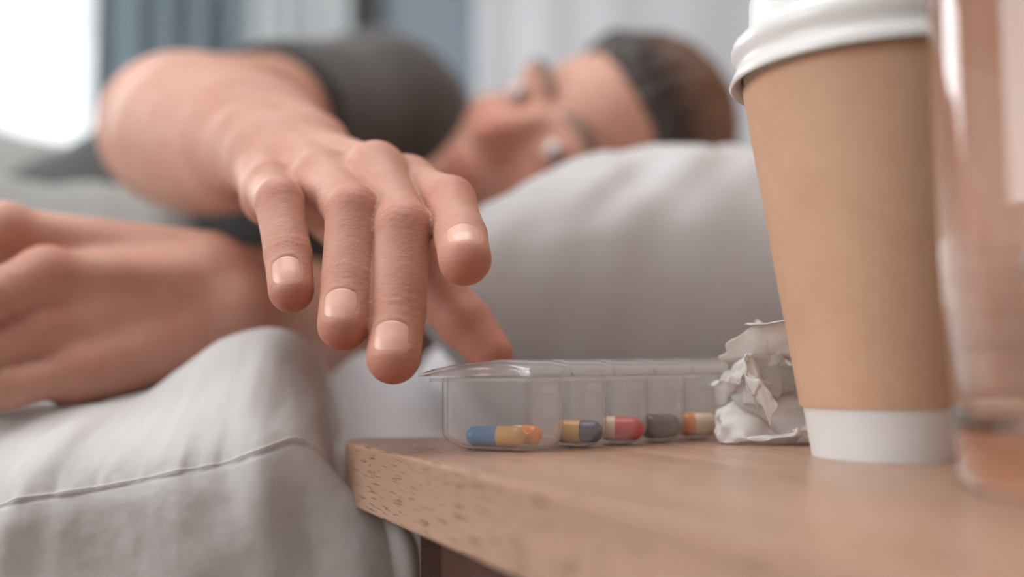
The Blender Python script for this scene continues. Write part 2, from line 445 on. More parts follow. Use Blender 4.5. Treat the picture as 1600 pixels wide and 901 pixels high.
# blanket over the hips and legs, far left
def f_blanket(x, y, P):
    hip = 29.0 * np.exp(-(np.clip(np.abs(x + 66) - 10, 0, None) / 22) ** 2 - (np.clip(np.abs(y - 104) - 4, 0, None) / 17) ** 2)
    leg = 16 * sm(-60, -90, x) * np.exp(-((y - 100) / 22) ** 2)
    z = np.maximum(hip, leg) - 1.6
    z = z + 1.4 * vnoise(np.stack([x * .6 + y * .3, y, 0 * x], 1), .11, 4, 3) + .5 * vnoise(P, .3, 8, 2)
    rc = np.clip(15.0 - (x + 52) * .23, 12.2, 15.5); cyl = np.where((x < -36) & (np.abs(y - 101) < rc), 11.5 + np.sqrt(np.maximum(rc ** 2 - (y - 101) ** 2, 0)) + .5 * vnoise(P + np.stack([x, y, 0 * x], 1), .2, 8, 2), -9)
    bunch = 16.5 * np.exp(-((y - 76 - .12 * (x + 30)) / 6.5) ** 2) * sm(-52, -38, x) * (1 - sm(-27, -18, x)) + 1.2 * vnoise(np.stack([x, y, 0 * x], 1), .22, 12, 2)
    z = np.maximum(z, bunch)
    return np.maximum(np.maximum(z, -1.2), cyl * sm(-36, -44, x) - 3 * (1 - sm(-36, -44, x)))
bl = heightgrid('blanket', np.linspace(-162, -16, 170), np.linspace(62, 150, 120), f_blanket, MAT['blanket'], .006)
tag(bl, 'grey blanket mounded over the lying person in front of the window', 'blanket')

# duvet in front: control points read off the photograph, each with its own distance
def catmull(P, n):
    """P: k x 3 (or k x m x 3) -> n samples along axis 0"""
    k = len(P); t = np.linspace(0, k - 1 - 1e-6, n); i = t.astype(int); f = (t - i).reshape((-1,) + (1,) * (P.ndim - 1))
    g = lambda j: P[np.clip(j, 0, k - 1)]
    a, b, c, d = g(i - 1), g(i), g(i + 1), g(i + 2)
    return .5 * (2 * b + (c - a) * f + (2 * a - 5 * b + 4 * c - d) * f ** 2 + (3 * b - a - 3 * c + d) * f ** 3)
cols = [
    # each column: back on the bed, behind the crest, crest, upper face, mid, seam, below seam, low, hem
    [(-330, 690, 60), (-320, 668, 50), (-300, 648, 43.0), (-300, 690, 39.5), (-300, 760, 37), (-300, 850, 36), (-300, 900, 35.6), (-300, 990, 35.6), (-300, 1150, 36)],
    [(-120, 680, 60), (-110, 660, 50), (-100, 636, 42.5), (-100, 680, 39.0), (-100, 745, 36.6), (-100, 815, 35.5), (-100, 870, 35.2), (-100, 980, 35.2), (-100, 1150, 35.8)],
    [(60, 670, 60), (40, 655, 50), (20, 632, 42.0), (10, 672, 38.6), (5, 730, 36.2), (0, 797, 35.2), (0, 850, 34.9), (0, 980, 35.0), (0, 1150, 35.6)],
    [(180, 660, 60), (150, 645, 50), (120, 630, 41.5), (112, 668, 38.2), (106, 715, 36.0), (100, 775, 35.0), (98, 835, 34.7), (96, 980, 34.9), (95, 1150, 35.4)],
    [(280, 650, 60), (240, 635, 50), (215, 618, 41.5), (208, 655, 38.0), (204, 700, 35.8), (200, 754, 34.9), (198, 820, 34.6), (196, 980, 34.8), (195, 1150, 35.3)],
    [(360, 640, 60), (320, 610, 49), (285, 572, 41.5), (285, 625, 38.0), (292, 680, 35.8), (300, 734, 34.9), (302, 810, 34.5), (304, 980, 34.7), (305, 1150, 35.2)],
    [(430, 640, 60), (385, 570, 49), (350, 528, 41.8), (355, 590, 38.2), (375, 655, 36.0), (400, 712, 35.0), (405, 800, 34.6), (410, 980, 34.8), (412, 1150, 35.4)],
    [(470, 640, 60), (445, 560, 49), (425, 511, 42.0), (430, 570, 39.0), (445, 635, 36.9), (461, 690, 35.7), (480, 780, 35.2), (500, 960, 35.2), (505, 1150, 35.6)],
    [(520, 645, 60), (500, 575, 49), (476, 530, 42.2), (482, 590, 39.8), (492, 640, 38.0), (508, 712, 36.6), (545, 800, 35.8), (570, 960, 35.6), (575, 1150, 36.0)],
    [(545, 650, 60), (525, 610, 50), (506, 575, 43.0), (508, 610, 41.4), (514, 660, 40.0), (530, 742, 38.6), (590, 812, 36.4), (616, 950, 36.0), (620, 1150, 36.2)],
    [(560, 660, 60), (545, 660, 51), (520, 650, 44.0), (520, 665, 43.0), (522, 700, 42.0), (545, 775, 40.2), (636, 832, 36.9), (655, 950, 36.5), (658, 1150, 36.6)],
    [(570, 680, 60), (560, 690, 52), (530, 700, 47.0), (530, 720, 46.4), (535, 745, 45.6), (552, 800, 43.5), (610, 850, 41.5), (630, 950, 41.0), (635, 1150, 41.0)],
]
def make_duvet():
    G = np.array([[PT(*c) for c in col] for col in cols])           # cols x rows x 3
    nu, nv = 360, 340
    A = catmull(G, nu); A = catmull(np.swapaxes(A, 0, 1), nv)       # nv x nu x 3
    du = np.gradient(A, axis=1); dv = np.gradient(A, axis=0)
    nrm = np.cross(du, dv); nrm /= np.linalg.norm(nrm, axis=-1, keepdims=True) + 1e-9
    if nrm[nv // 2, nu // 4] @ np.array([0, -1, .3]) < 0: nrm = -nrm
    U = np.linspace(0, len(cols) - 1, nu)[None, :] + 0 * A[..., 0]; Vv = np.linspace(0, 8, nv)[:, None] + 0 * A[..., 0]
    X = A[..., 0]; Zc = A[..., 2]
    q = np.stack([X, .22 * Zc + .35 * X * 0, 0 * X], -1).reshape(-1, 3)
    q[:, 0] += .35 * Zc.ravel() * np.tanh((X.ravel() + 12) / 5)
    n1 = vnoise(q, .40, 2, 2); n2 = vnoise(q, .9, 5, 2); n3 = vnoise(np.stack([X.ravel(), Zc.ravel(), 0 * X.ravel()], 1), .30, 11, 2)
    amp = (sm(2.0, 3.2, Vv)).ravel()
    n4 = vnoise(np.stack([X.ravel() + .5 * Zc.ravel(), Zc.ravel() - .3 * X.ravel(), 0 * X.ravel()], 1), 1.1, 13, 3)
    dsp = amp * (.50 * n1 + .16 * n2 + .28 * n3 + .05 * n4)
    # gathers that run into the seam, and the seam's own ridge
    seam = np.abs(Vv - 5.0).ravel()
    gath = vnoise(np.stack([X.ravel() * 2.3, seam * .3, 0 * seam], 1), .8, 21, 2)
    dsp += .16 * gath * np.exp(-(seam / .55) ** 2) * (Vv.ravel() < 5.02)
    seg = .55 + .6 * vnoise(np.stack([X.ravel(), 0 * seam, 0 * seam], 1), .7, 31, 2)
    dsp += .05 * seg * np.exp(-((Vv.ravel() - 4.95) / .05) ** 2) - .05 * seg * np.exp(-((Vv.ravel() - 5.04) / .05) ** 2)
    A = A + (dsp.reshape(nv, nu))[..., None] * nrm
    o = obj('duvet', A.reshape(-1, 3), grid_faces(nv, nu), MAT['duvet'])
    s = o.modifiers.new('thickness', 'SOLIDIFY'); s.thickness = .003; s.offset = -1
    tag(o, 'rumpled white cotton duvet with a stitched seam, draped beside the nightstand', 'duvet')
    # stitched piping line along the seam
    row = int(round(4.93 / 8 * (nv - 1))); path = A[row, :int(nu * .70)]
    th = np.linspace(0, 2 * np.pi, 6, endpoint=False); R = []
    for i in range(len(path)):
        t = path[min(i + 1, len(path) - 1)] - path[max(i - 1, 0)]; t /= np.linalg.norm(t)
        a = np.cross(t, [0, 0, 1]); a /= np.linalg.norm(a); b = np.cross(a, t)
        R.append(path[i] + .022 * (np.cos(th)[:, None] * a + np.sin(th)[:, None] * b))
    V, F = loft(R); obj('seam', V, F, MAT['duvet'], o)
    return o
make_duvet()

# ------------------------------------------------------------------ nightstand
E0 = np.array([-.41, 25.5]); ED = np.array([-.438, .899]); ED /= np.linalg.norm(ED)
K = E0 + ED * 15.0                       # back left corner
Kf = E0 - ED * 25                       # front left corner
BD = np.array([math.cos(.05), math.sin(.05)])
Kb = K + BD * 34
Kr = Kf + (Kb - K) * 1.0
ns = root('nightstand', (8, 25, FL), 'oak nightstand with a thick top, dark body, beside the bed', 'nightstand')
def round_poly(P, rads, seg=8):
    out = []; n = len(P)
    for i in range(n):
        p, a, b = np.array(P[i]), np.array(P[i - 1]), np.array(P[(i + 1) % n])
        da = (a - p) / np.linalg.norm(a - p); db = (b - p) / np.linalg.norm(b - p)
        cosang = np.clip(da @ db, -1, 1); half = math.acos(cosang) / 2
        r = rads[i] if hasattr(rads, '__len__') else rads
        t = r / math.tan(half); c = p + (da + db) / np.linalg.norm(da + db) * r / math.sin(half)
        s, e = p + da * t - c, p + db * t - c
        a0 = math.atan2(s[1], s[0]); a1 = math.atan2(e[1], e[0]); d = (a1 - a0 + math.pi) % (2 * math.pi) - math.pi
        for k in range(seg + 1):
            an = a0 + d * k / seg; out.append(c + r * np.array([math.cos(an), math.sin(an)]))
    return np.array(out)
def slab(name, P2, z0, z1, mat, parent, bev=.06):
    rings = [np.column_stack([P2, np.full(len(P2), z)]) for z in (z0, z1)]
    V, F = loft(rings); o = obj(name, V, F, mat, parent); sharp(o, 40); bevel(o, bev, 3).modifiers[-1].angle_limit = math.radians(50); return o
slab('tabletop', round_poly([Kf, Kr, Kb, K], [2, 2, 2, 1.2], 10), -2.3, 0, MAT['oak'], ns, .10)
def inset_poly(P, d):
    P = [np.array(p, float) for p in P]; n = len(P); area2 = sum(P[i][0] * P[(i + 1) % n][1] - P[(i + 1) % n][0] * P[i][1] for i in range(n)); sg = 1 if area2 > 0 else -1
    L = []
    for i in range(n):
        a, b = P[i], P[(i + 1) % n]; t = (b - a) / np.linalg.norm(b - a); nn = sg * np.array([-t[1], t[0]])
        dd = d[i] if hasattr(d, '__len__') else d
        L.append((a + nn * dd, t))
    out = []
    for i in range(n):
        (p, t), (q, s) = L[i - 1], L[i]
        k = np.linalg.solve(np.array([t, -s]).T, q - p); out.append(p + t * k[0])
    return out
Q = inset_poly([Kf, Kr, Kb, K], [3, 3, 5.2, 1.3])
def panel(name, a, b, z0, z1, th, mat):
    a, b = np.array(a), np.array(b); t = (b - a) / np.linalg.norm(b - a); nn = np.array([-t[1], t[0]]) * th
    return slab(name, np.array([a, b, b + nn, a + nn]), z0, z1, mat, ns, .05)
panel('front_panel', Q[0], Q[1], FL + 8, -2.3, 1.6, MAT['walnut']); panel('side_panel', Q[1], Q[2], FL + 8, -2.3, 1.6, MAT['walnut'])
panel('back_panel', Q[2], Q[3], FL + 8, -2.3, 1.6, MAT['walnut']); panel('side_panel', Q[3], Q[0], FL + 8, -2.3, 1.6, MAT['walnut'])
slab('base_panel', np.array(Q), FL + 7, FL + 8.4, MAT['walnut'], ns, .05)
for q in inset_poly(Q, 2.2):
    slab('leg', np.array([q + (-1.5, -1.5), q + (1.5, -1.5), q + (1.5, 1.5), q + (-1.5, 1.5)]), FL, FL + 7.4, MAT['walnut'], ns, .1)

# ------------------------------------------------------------------ paper cup
CC = (11.55, 30.6, 0)
cup = root('paper_cup', CC, 'white takeaway coffee cup in a brown kraft sleeve with a white lid', 'cup')
rb = lambda z: 2.36 + (4.2 - 2.36) * z / 12.2
lathe('cup_body', CC, [(0.0, .5), (rb(.5) - .1, .5), (rb(0) - .09, 0.0), (rb(0), 0.0), (rb(12.2), 12.2), (rb(12.2) - .1, 12.2), (rb(.7) - .12, .7), (0, .7)], MAT['paper'], cup)
lathe('sleeve', CC, [(rb(1.55) + .01, 1.55), (rb(1.55) + .09, 1.55), (rb(11.6) + .09, 11.6), (rb(11.6) + .01, 11.6)], MAT['kraft'], cup, tilt=(.02, 0))
pr = [(4.28, 11.75), (4.55, 11.55), (4.61, 11.62), (4.50, 11.86), (4.40, 12.08), (4.36, 12.2), (4.42, 12.34), (4.50, 12.52), (4.52, 12.72), (4.46, 12.92), (4.32, 13.06), (4.12, 13.13), (4.0, 13.2), (3.96, 13.35), (3.92, 14.3), (3.86, 14.5), (3.74, 14.56), (3.62, 14.5), (3.56, 14.3), (3.5, 13.9), (0, 13.85), (0, 13.75), (3.6, 13.75), (3.8, 13.1), (4.25, 12.9), (4.3, 12.25)]
lathe('cup_lid', CC, pr, MAT['lid'], cup, 128, ang=70)

# ------------------------------------------------------------------ tumbler of water
GC = (13.15, 22.0, 0)
gl = root('drinking_glass', GC, 'clear glass tumbler full of water at the right end of the nightstand', 'glass')
lathe('tumbler', GC, [(0, .08), (2.5, .06), (2.75, 0.0), (2.95, .08), (3.1, .35), (3.2, 1.2), (3.38, 6), (3.5, 14.0), (3.46, 14.12), (3.36, 14.0), (3.2, 6), (2.98, 1.9), (2.7, 1.5), (2.0, 1.38), (0, 1.34)], MAT['glass'], gl, 96, ang=80)
wt = lathe('water', GC, [(0, 1.325), (2.0, 1.365), (2.71, 1.485), (3.0, 1.89), (3.22, 6), (3.335, 11.9), (3.35, 12.02), (0, 11.95)], MAT['water'], None, 96, ang=70)
tag(wt, 'clear water filling the glass tumbler almost to the brim', 'water')

# ------------------------------------------------------------------ crumpled tissue
def tissue():
    """a thin sheet folded again and again about random planes, in several lobes"""
    n_ = 84; VV, FF = [], []
    c = PT(1221, 640, 35.3)
    for lob, (sd, ext, off) in enumerate(((TISSUE_SEED, (2.35, 1.6, 1.85), (.15, .1, 2.5)), (TISSUE_SEED + 31, (2.45, 1.6, 1.25), (.0, -.05, 1.25)), (TISSUE_SEED + 62, (1.7, 1.3, 1.5), (.9, .1, 2.9)), (TISSUE_SEED + 93, (1.5, 1.2, 1.3), (-.9, -.2, 1.9)))):
        rs = np.random.RandomState(sd)
        a_, b_ = np.meshgrid(np.linspace(-1, 1, n_), np.linspace(-1, 1, n_), indexing='ij')
        P = np.stack([a_.ravel(), b_.ravel(), 0 * a_.ravel()], 1) * 6.5
        P += .5 * np.stack([vnoise(P, .35, 3, 2), vnoise(P, .35, 4, 2), 2.5 * vnoise(P, .4, 5, 2)], 1)
        for k in range(9):
            nn = rs.normal(size=3) * np.array([1, 1, 1.3]); nn /= np.linalg.norm(nn); ctr = P.mean(0)
            pr = (P - ctr) @ nn; cut = np.quantile(pr, rs.uniform(.55, .8)); wd = rs.uniform(.05, .3)
            over = wd * np.log1p(np.exp(np.clip((pr - cut) / wd, -30, 30)))
            P = P - rs.uniform(1.3, 1.8) * over[:, None] * nn
            P = P + .16 * np.stack([vnoise(P, .9, 20 + k, 2), vnoise(P, .9, 40 + k, 2), vnoise(P, .9, 60 + k, 2)], 1)
        P = P - (P.max(0) + P.min(0)) / 2; P = P / (np.ptp(P, axis=0) / 2) * np.array(ext)
        G = P.reshape(n_, n_, 3)
        G[1:-1, 1:-1] = .5 * G[1:-1, 1:-1] + .125 * (G[2:, 1:-1] + G[:-2, 1:-1] + G[1:-1, 2:] + G[1:-1, :-2])
        P = G.reshape(-1, 3); P = P + .06 * np.stack([vnoise(P, 1.7, 6, 2), vnoise(P, 1.7, 7, 2), vnoise(P, 1.7, 8, 2)], 1)
        P = P + [c[0] + off[0], c[1] + off[1], off[2]]
        P[:, 2] = np.where(P[:, 2] < .1, .02 + np.clip(P[:, 2] + .3, 0, None) * .1, P[:, 2])
        FF.append(grid_faces(n_, n_) + sum(len(v) for v in VV)); VV.append(P)
    o = obj('crumpled_tissue', np.concatenate(VV), np.concatenate(FF), MAT['tissue'])
    sh_ = o.modifiers.new('thickness', 'SOLIDIFY'); sh_.thickness = .00015
    return tag(o, 'crumpled white paper tissue between the pill organizer and the cup', 'tissue')
TISSUE_SEED = 11
tissue()

# ------------------------------------------------------------------ pill organizer
PA = PT(822, 705, 31.7); PA = PA[:2]
LA = math.radians(33); LD = np.array([math.cos(LA), math.sin(LA)]); WD = np.array([-LD[1], LD[0]])
PITCHC, NC, PH = 1.80, 7, 2.40
PL = PT(658, 700, 32.9)[:2]; PW = float((PL - PA) @ WD)
organ = root('pill_organizer', (PA[0] + 3, PA[1] + 3, 0), 'clear plastic weekly pill organizer with seven domed lids holding coloured capsules', 'pill organizer')
def cupmesh(P4, H, fil=.66, cr=.55, th=.09):
    rings = []
    def ring(ins, z):
        pp = inset_poly(P4, ins); r = max(.06, cr - ins * .5); rr = round_poly(pp, r, 6); rings.append(np.column_stack([rr, np.full(len(rr), z)]))
    for k in range(7):
        an = math.pi / 2 * k / 6; ring(fil * (1 - math.sin(an)), fil * (1 - math.cos(an)) + .02)
    ring(0, H); ring(th, H)
    for k in range(7):
        an = math.pi / 2 * (6 - k) / 6; ring(th + (fil - th) * (1 - math.sin(an)), th + (fil - th) * (1 - math.cos(an)) + .03)
    return loft(rings)
GAP = .05
comps = []
for i in range(NC):
    a = PA + LD * (i * PITCHC + (GAP if i else 0)); b = PA + LD * ((i + 1) * PITCHC - GAP)
    c_ = b + WD * PW; d_ = (PL if i == 0 else a + WD * PW)
    P4 = [a, b, c_, d_]; comps.append(P4)
    V, F = cupmesh(P4, PH); o = obj('compartment', V, F, MAT['clear'], organ); sharp(o, 60)
    # domed lid: skirt flange + arched shell
    n = 22
    g = inset_poly(P4, [-.09, .02, -.09, -.0 if i == 0 else .02])
    g = [np.array(q) for q in g]
    T, B = [], []
    for s in np.linspace(0, 1, 13) ** 1.0:
        for t in np.linspace(0, 1, n):
            p = (g[0] * (1 - s) + g[1] * s) * (1 - t) + (g[3] * (1 - s) + g[2] * s) * t
            e = min(s, 1 - s); edge = 1 - math.exp(-(e / .06) ** 2) * .12
            if i == 0: edge *= math.sqrt(1 - max(0, 1 - s / .55) ** 2.2) if s > 0 else 0
            z = PH + .17 + .44 * math.sqrt(max(0, 1 - abs(2 * t - 1) ** 2.2)) * edge
            T.append((p[0], p[1], z)); B.append((p[0], p[1], max(PH + .02, z - .12)))
    nT = len(T); V = np.array(T + B); Ft = [tuple(f) for f in grid_faces(13, n)]; Fb = [tuple(x + nT for x in f[::-1]) for f in Ft]
    bd = [s * n for s in range(13)] + [12 * n + t for t in range(1, n)] + [s * n + n - 1 for s in range(11, -1, -1)] + [t for t in range(n - 2, 0, -1)]
    Fs = [(bd[k], bd[(k + 1) % len(bd)], bd[(k + 1) % len(bd)] + nT, bd[k] + nT) for k in range(len(bd))]
    o = obj('lid', V, Ft + Fb + Fs, MAT['clear_lid'], organ); sharp(o, 50)
    # raised window edge on the lid and snap tab on the front
    mid = (a + b) / 2
    tb = [mid - LD * .28 - WD * .16, mid + LD * .28 - WD * .16, mid + LD * .28 + WD * .02, mid - LD * .28 + WD * .02]
    tabo = slab('snap_tab', np.array(tb), PH - .5, PH - .22, MAT['clear_lid'], organ, .04)
# the rim flange that joins the compartments
e1, e2 = PA + LD * NC * PITCHC, PA + LD * NC * PITCHC + WD * PW
outer = round_poly(inset_poly([PA, e1, e2, PL], [-.11, -.11, -.11, -.04]), .35, 6); inner = round_poly(inset_poly([PA, e1, e2, PL], .04), .2, 6)
rg = [np.column_stack([inner, np.full(len(inner), PH - .12)]), np.column_stack([outer, np.full(len(outer), PH - .12)]), np.column_stack([outer, np.full(len(outer), PH)]), np.column_stack([inner, np.full(len(inner), PH)])]
rg.append(rg[0].copy()); V, F = loft(rg, False, False); sharp(obj('rim', V, F, MAT['clear_lid'], organ), 40)

def capsule(name, c, d, L, r, m1, m2, label, split=.5):
    d = np.array(d, float); d /= np.linalg.norm(d)
    a = np.cross(d, [0, 0, 1.]); a /= np.linalg.norm(a); b = np.cross(a, d); c = np.array(c, float)
    rt = root(name, (c[0], c[1], c[2] - r), label, 'capsule', 'capsules in the pill organizer')
    th = np.linspace(0, 2 * np.pi, 28, endpoint=False)
    def half(nm, sg, rr, ln, mat):
        R = []
        prof = [(0, rr * .985), (.02, rr)] + [(ln - rr + rr * math.sin(t), rr * math.cos(t)) for t in np.linspace(0, math.pi / 2, 10)]
        for s, q in prof:
            q = max(q, .003)
            R.append(c + d * (sg * s + (split - .5) * L) + q * (np.cos(th)[:, None] * a + sg * np.sin(th)[:, None] * b))
        V, F = loft(R); o = obj(nm, V, F, mat, rt); sharp(o, 50)
    half('capsule_cap', -1, r, L * split, m1); half('capsule_body', 1, r * .955, L * (1 - split), m2)
    return rt
def inside(i, s, w, z):
    P = PA + LD * (i + s) * PITCHC + WD * PW * w; return (P[0], P[1], z)
fl = .14
EDIR = PA - PL; EDIR = np.array([EDIR[0], EDIR[1], 0]) / np.linalg.norm(EDIR)
def at_front(px, deep, r):
    """a resting place in the organizer, deep cm behind its front faces"""
    d = 30.0
    for _ in range(60):
        p = PT(px, 650, d); q = p[:2] - PA
        inside_ = q @ WD - deep if q @ LD > 0 else (q @ np.array([-EDIR[1], EDIR[0]]) - deep)
        d -= inside_ * .9
    return (p[0], p[1], fl + r)
capsule('capsule', at_front(774, .62, .345), -EDIR, 2.05, .345, GEL['yellow'], GEL['blue'], 'blue and yellow capsule lying in the nearest compartment of the pill organizer', .45)
p = PA + LD * .95 + WD * 1.5; capsule('capsule', (p[0], p[1], fl + .33), (-.75, .65, 0), 1.35, .33, GEL['orange'], GEL['cream'], 'orange and cream capsule behind the blue one in the nearest compartment')
for k_, deep, dr, L_, r_, m1, m2, lb, sp in (
    (1, .85, (.9, -.25, 0), 1.72, .40, 'yellow', 'navy', 'yellow and navy capsule in the second compartment of the pill organizer', .56),
    (2, .75, (.9, -.15, 0), 1.62, .43, 'cream', 'red', 'red and cream capsule in the third compartment of the pill organizer', .38),
    (3, .75, (.85, .3, 0), 1.6, .44, 'brown', 'brown', 'dark brown capsule in the compartment after the red capsule', .5),
    (4, .75, (.9, .1, 0), 1.62, .43, 'orange', 'cream', 'orange and cream capsule in the fifth compartment, beyond the brown capsule', .40)):
    p = PA + LD * (k_ + .5) * PITCHC + WD * deep
    capsule('capsule', (p[0], p[1], fl + r_), dr, L_, r_, GEL[m1], GEL[m2], lb, sp)

# ------------------------------------------------------------------ the person: one skinned surface from smooth-blended volumes
def cone(P, a, b, r1, r2):
    a = np.asarray(a, np.float32); b = np.asarray(b, np.float32); ba = b - a
    t = np.clip((P - a) @ ba / (ba @ ba), 0, 1)
    return np.linalg.norm(P - a - t[:, None] * ba, axis=1) - (r1 + (r2 - r1) * t)
def ell(P, c, r, Rm=None):
    q = P - np.asarray(c, np.float32)
    if Rm is not None: q = q @ Rm
    r = np.asarray(r, np.float32); k0 = np.linalg.norm(q / r, axis=1); k1 = np.linalg.norm(q / (r * r), axis=1) + 1e-9
    return k0 * (k0 - 1) / k1
def smin(a, b, k):
    h = np.clip(.5 + .5 * (b - a) / k, 0, 1); return b + (a - b) * h - k * h * (1 - h)
def smax(a, b, k): return -smin(-a, -b, k)

def surface_net(f, lo, hi, h, B=8):
    lo = np.asarray(lo, np.float32); n = np.ceil((np.asarray(hi) - lo) / h / B).astype(int)
    ix = np.stack(np.meshgrid(*[np.arange(k) for k in n], indexing='ij'), -1).reshape(-1, 3)
    cen = lo + (ix + .5) * (B * h); fc = f(cen.astype(np.float32))
    dims = n * B + 1
    D = np.empty(dims, np.float32)
    big = np.where(fc.reshape(n) > 0, 9., -9.).astype(np.float32)
    Dd = np.repeat(np.repeat(np.repeat(big, B, 0), B, 1), B, 2)
    D[:-1, :-1, :-1] = Dd; D[-1] = 9; D[:, -1] = 9; D[:, :, -1] = 9
    act = ix[np.abs(fc) < B * h * .87 * 1.6 + .12]
    r = np.arange(B + 1); off = np.stack(np.meshgrid(r, r, r, indexing='ij'), -1).reshape(-1, 3)
    for s in range(0, len(act), 400):
        idx = (act[s:s + 400, None, :] * B + off[None]).reshape(-1, 3)
        D[idx[:, 0], idx[:, 1], idx[:, 2]] = f((lo + idx * h).astype(np.float32))
    D[0] = np.maximum(D[0], .01); D[-1] = np.maximum(D[-1], .01); D[:, 0] = np.maximum(D[:, 0], .01); D[:, -1] = np.maximum(D[:, -1], .01); D[:, :, 0] = np.maximum(D[:, :, 0], .01); D[:, :, -1] = np.maximum(D[:, :, -1], .01)
    ins = D < 0
    c = np.zeros(dims - 1, np.int8)
    for dx in (0, 1):
        for dy in (0, 1):
            for dz in (0, 1):
                c += ins[dx:dims[0] - 1 + dx, dy:dims[1] - 1 + dy, dz:dims[2] - 1 + dz]
    cell = np.argwhere((c > 0) & (c < 8))
    vid = np.full(dims - 1, -1, np.int32); vid[cell[:, 0], cell[:, 1], cell[:, 2]] = np.arange(len(cell))
    acc = np.zeros((len(cell), 3)); cnt = np.zeros(len(cell))
    cor = [(x, y, z) for x in (0, 1) for y in (0, 1) for z in (0, 1)]
    for p in cor:
        for ax in range(3):
            if p[ax]: continue
            q = list(p); q[ax] = 1
            a = D[cell[:, 0] + p[0], cell[:, 1] + p[1], cell[:, 2] + p[2]]; b = D[cell[:, 0] + q[0], cell[:, 1] + q[1], cell[:, 2] + q[2]]
            mk = (a < 0) != (b < 0); t = np.where(mk, a / np.where(mk, a - b, 1), 0)
            pt = np.tile(np.array(p, float), (len(cell), 1)); pt[:, ax] += t
            acc += pt * mk[:, None]; cnt += mk
    V = lo + (cell + acc / cnt[:, None]) * h
    F = []
    for ax in range(3):
        o1, o2 = [(1, 2), (2, 0), (0, 1)][ax]
        sl0 = [slice(1, dims[k] - 1) for k in range(3)]; sl0[ax] = slice(0, dims[ax] - 1); sl1 = list(sl0); sl1[ax] = slice(1, dims[ax])
        a = ins[tuple(sl0)]; b = ins[tuple(sl1)]; e = np.argwhere(a != b); 
        sgn = a[e[:, 0], e[:, 1], e[:, 2]]
        base = e.copy()
        for k in range(3):
            if k != ax: base[:, k] += 1
        def vv(d1, d2):
            q = base.copy(); q[:, o1] -= d1; q[:, o2] -= d2; return vid[q[:, 0], q[:, 1], q[:, 2]]
        quad = np.stack([vv(1, 1), vv(0, 1), vv(0, 0), vv(1, 0)], 1)
        quad[~sgn] = quad[~sgn][:, ::-1]
        F.append(quad)
    return V, np.concatenate(F)

f32 = lambda *a: np.array(a, np.float32)
def unit(v): v = np.asarray(v, float); return v / np.linalg.norm(v)
# --- joints of the reaching right arm
RW = PT(452, 238, 45.5); RE = PT(292, 204, 64.0); RS = PT(588, 188, 92)
FING = {   # MCP, PIP, DIP, tip centre ; radii
    'little': ([(420, 300, 39.0), (437, 318, 35.4), (450, 398, 34.0), (455, 452, 33.0)], (.92, .86, .80, .74)),
    'ring': ([(502, 282, 38.4), (551, 332, 34.4), (543, 440, 33.2), (537, 506, 32.2)], (1.0, .93, .88, .83)),
    'middle': ([(590, 272, 37.8), (629, 358, 33.9), (622, 485, 32.8), (615, 557, 31.8)], (1.05, .98, .92, .86)),
    'index': ([(642, 292, 39.0), (702, 318, 35.2), (720, 370, 33.2), (727, 404, 31.8)], (1.0, .93, .88, .84)),
}
FJ = {k: [PT(*p) for p in v[0]] for k, v in FING.items()}
TH = [PT(545, 335, 43.0), PT(648, 420, 39.8), PT(728, 505, 38.2), PT(768, 552, 37.6)]
# dorsal normals for each finger's last bone
NAILS = []
def finger_frame(J):
    d = unit(J[3] - J[2]); up = unit(J[0] - J[1]); side = unit(np.cross(d, J[1] - J[2] + 1e-3 * up)) if 0 else None
    return d
for k, J in FJ.items():
    d = unit(J[3] - J[2]); n = np.array([-.05, -1, .55]) if k != 'index' else np.array([.0, -.70, .9])
    n = unit(n - d * (n @ d)); s = np.cross(d, n); NAILS.append((J[3], J[2], d, n, s, FING[k][1][3]))
PALM_UP = unit(np.cross(FJ['middle'][0] - RW, FJ['little'][0] - FJ['index'][0]))
if PALM_UP[2] < 0: PALM_UP = -PALM_UP

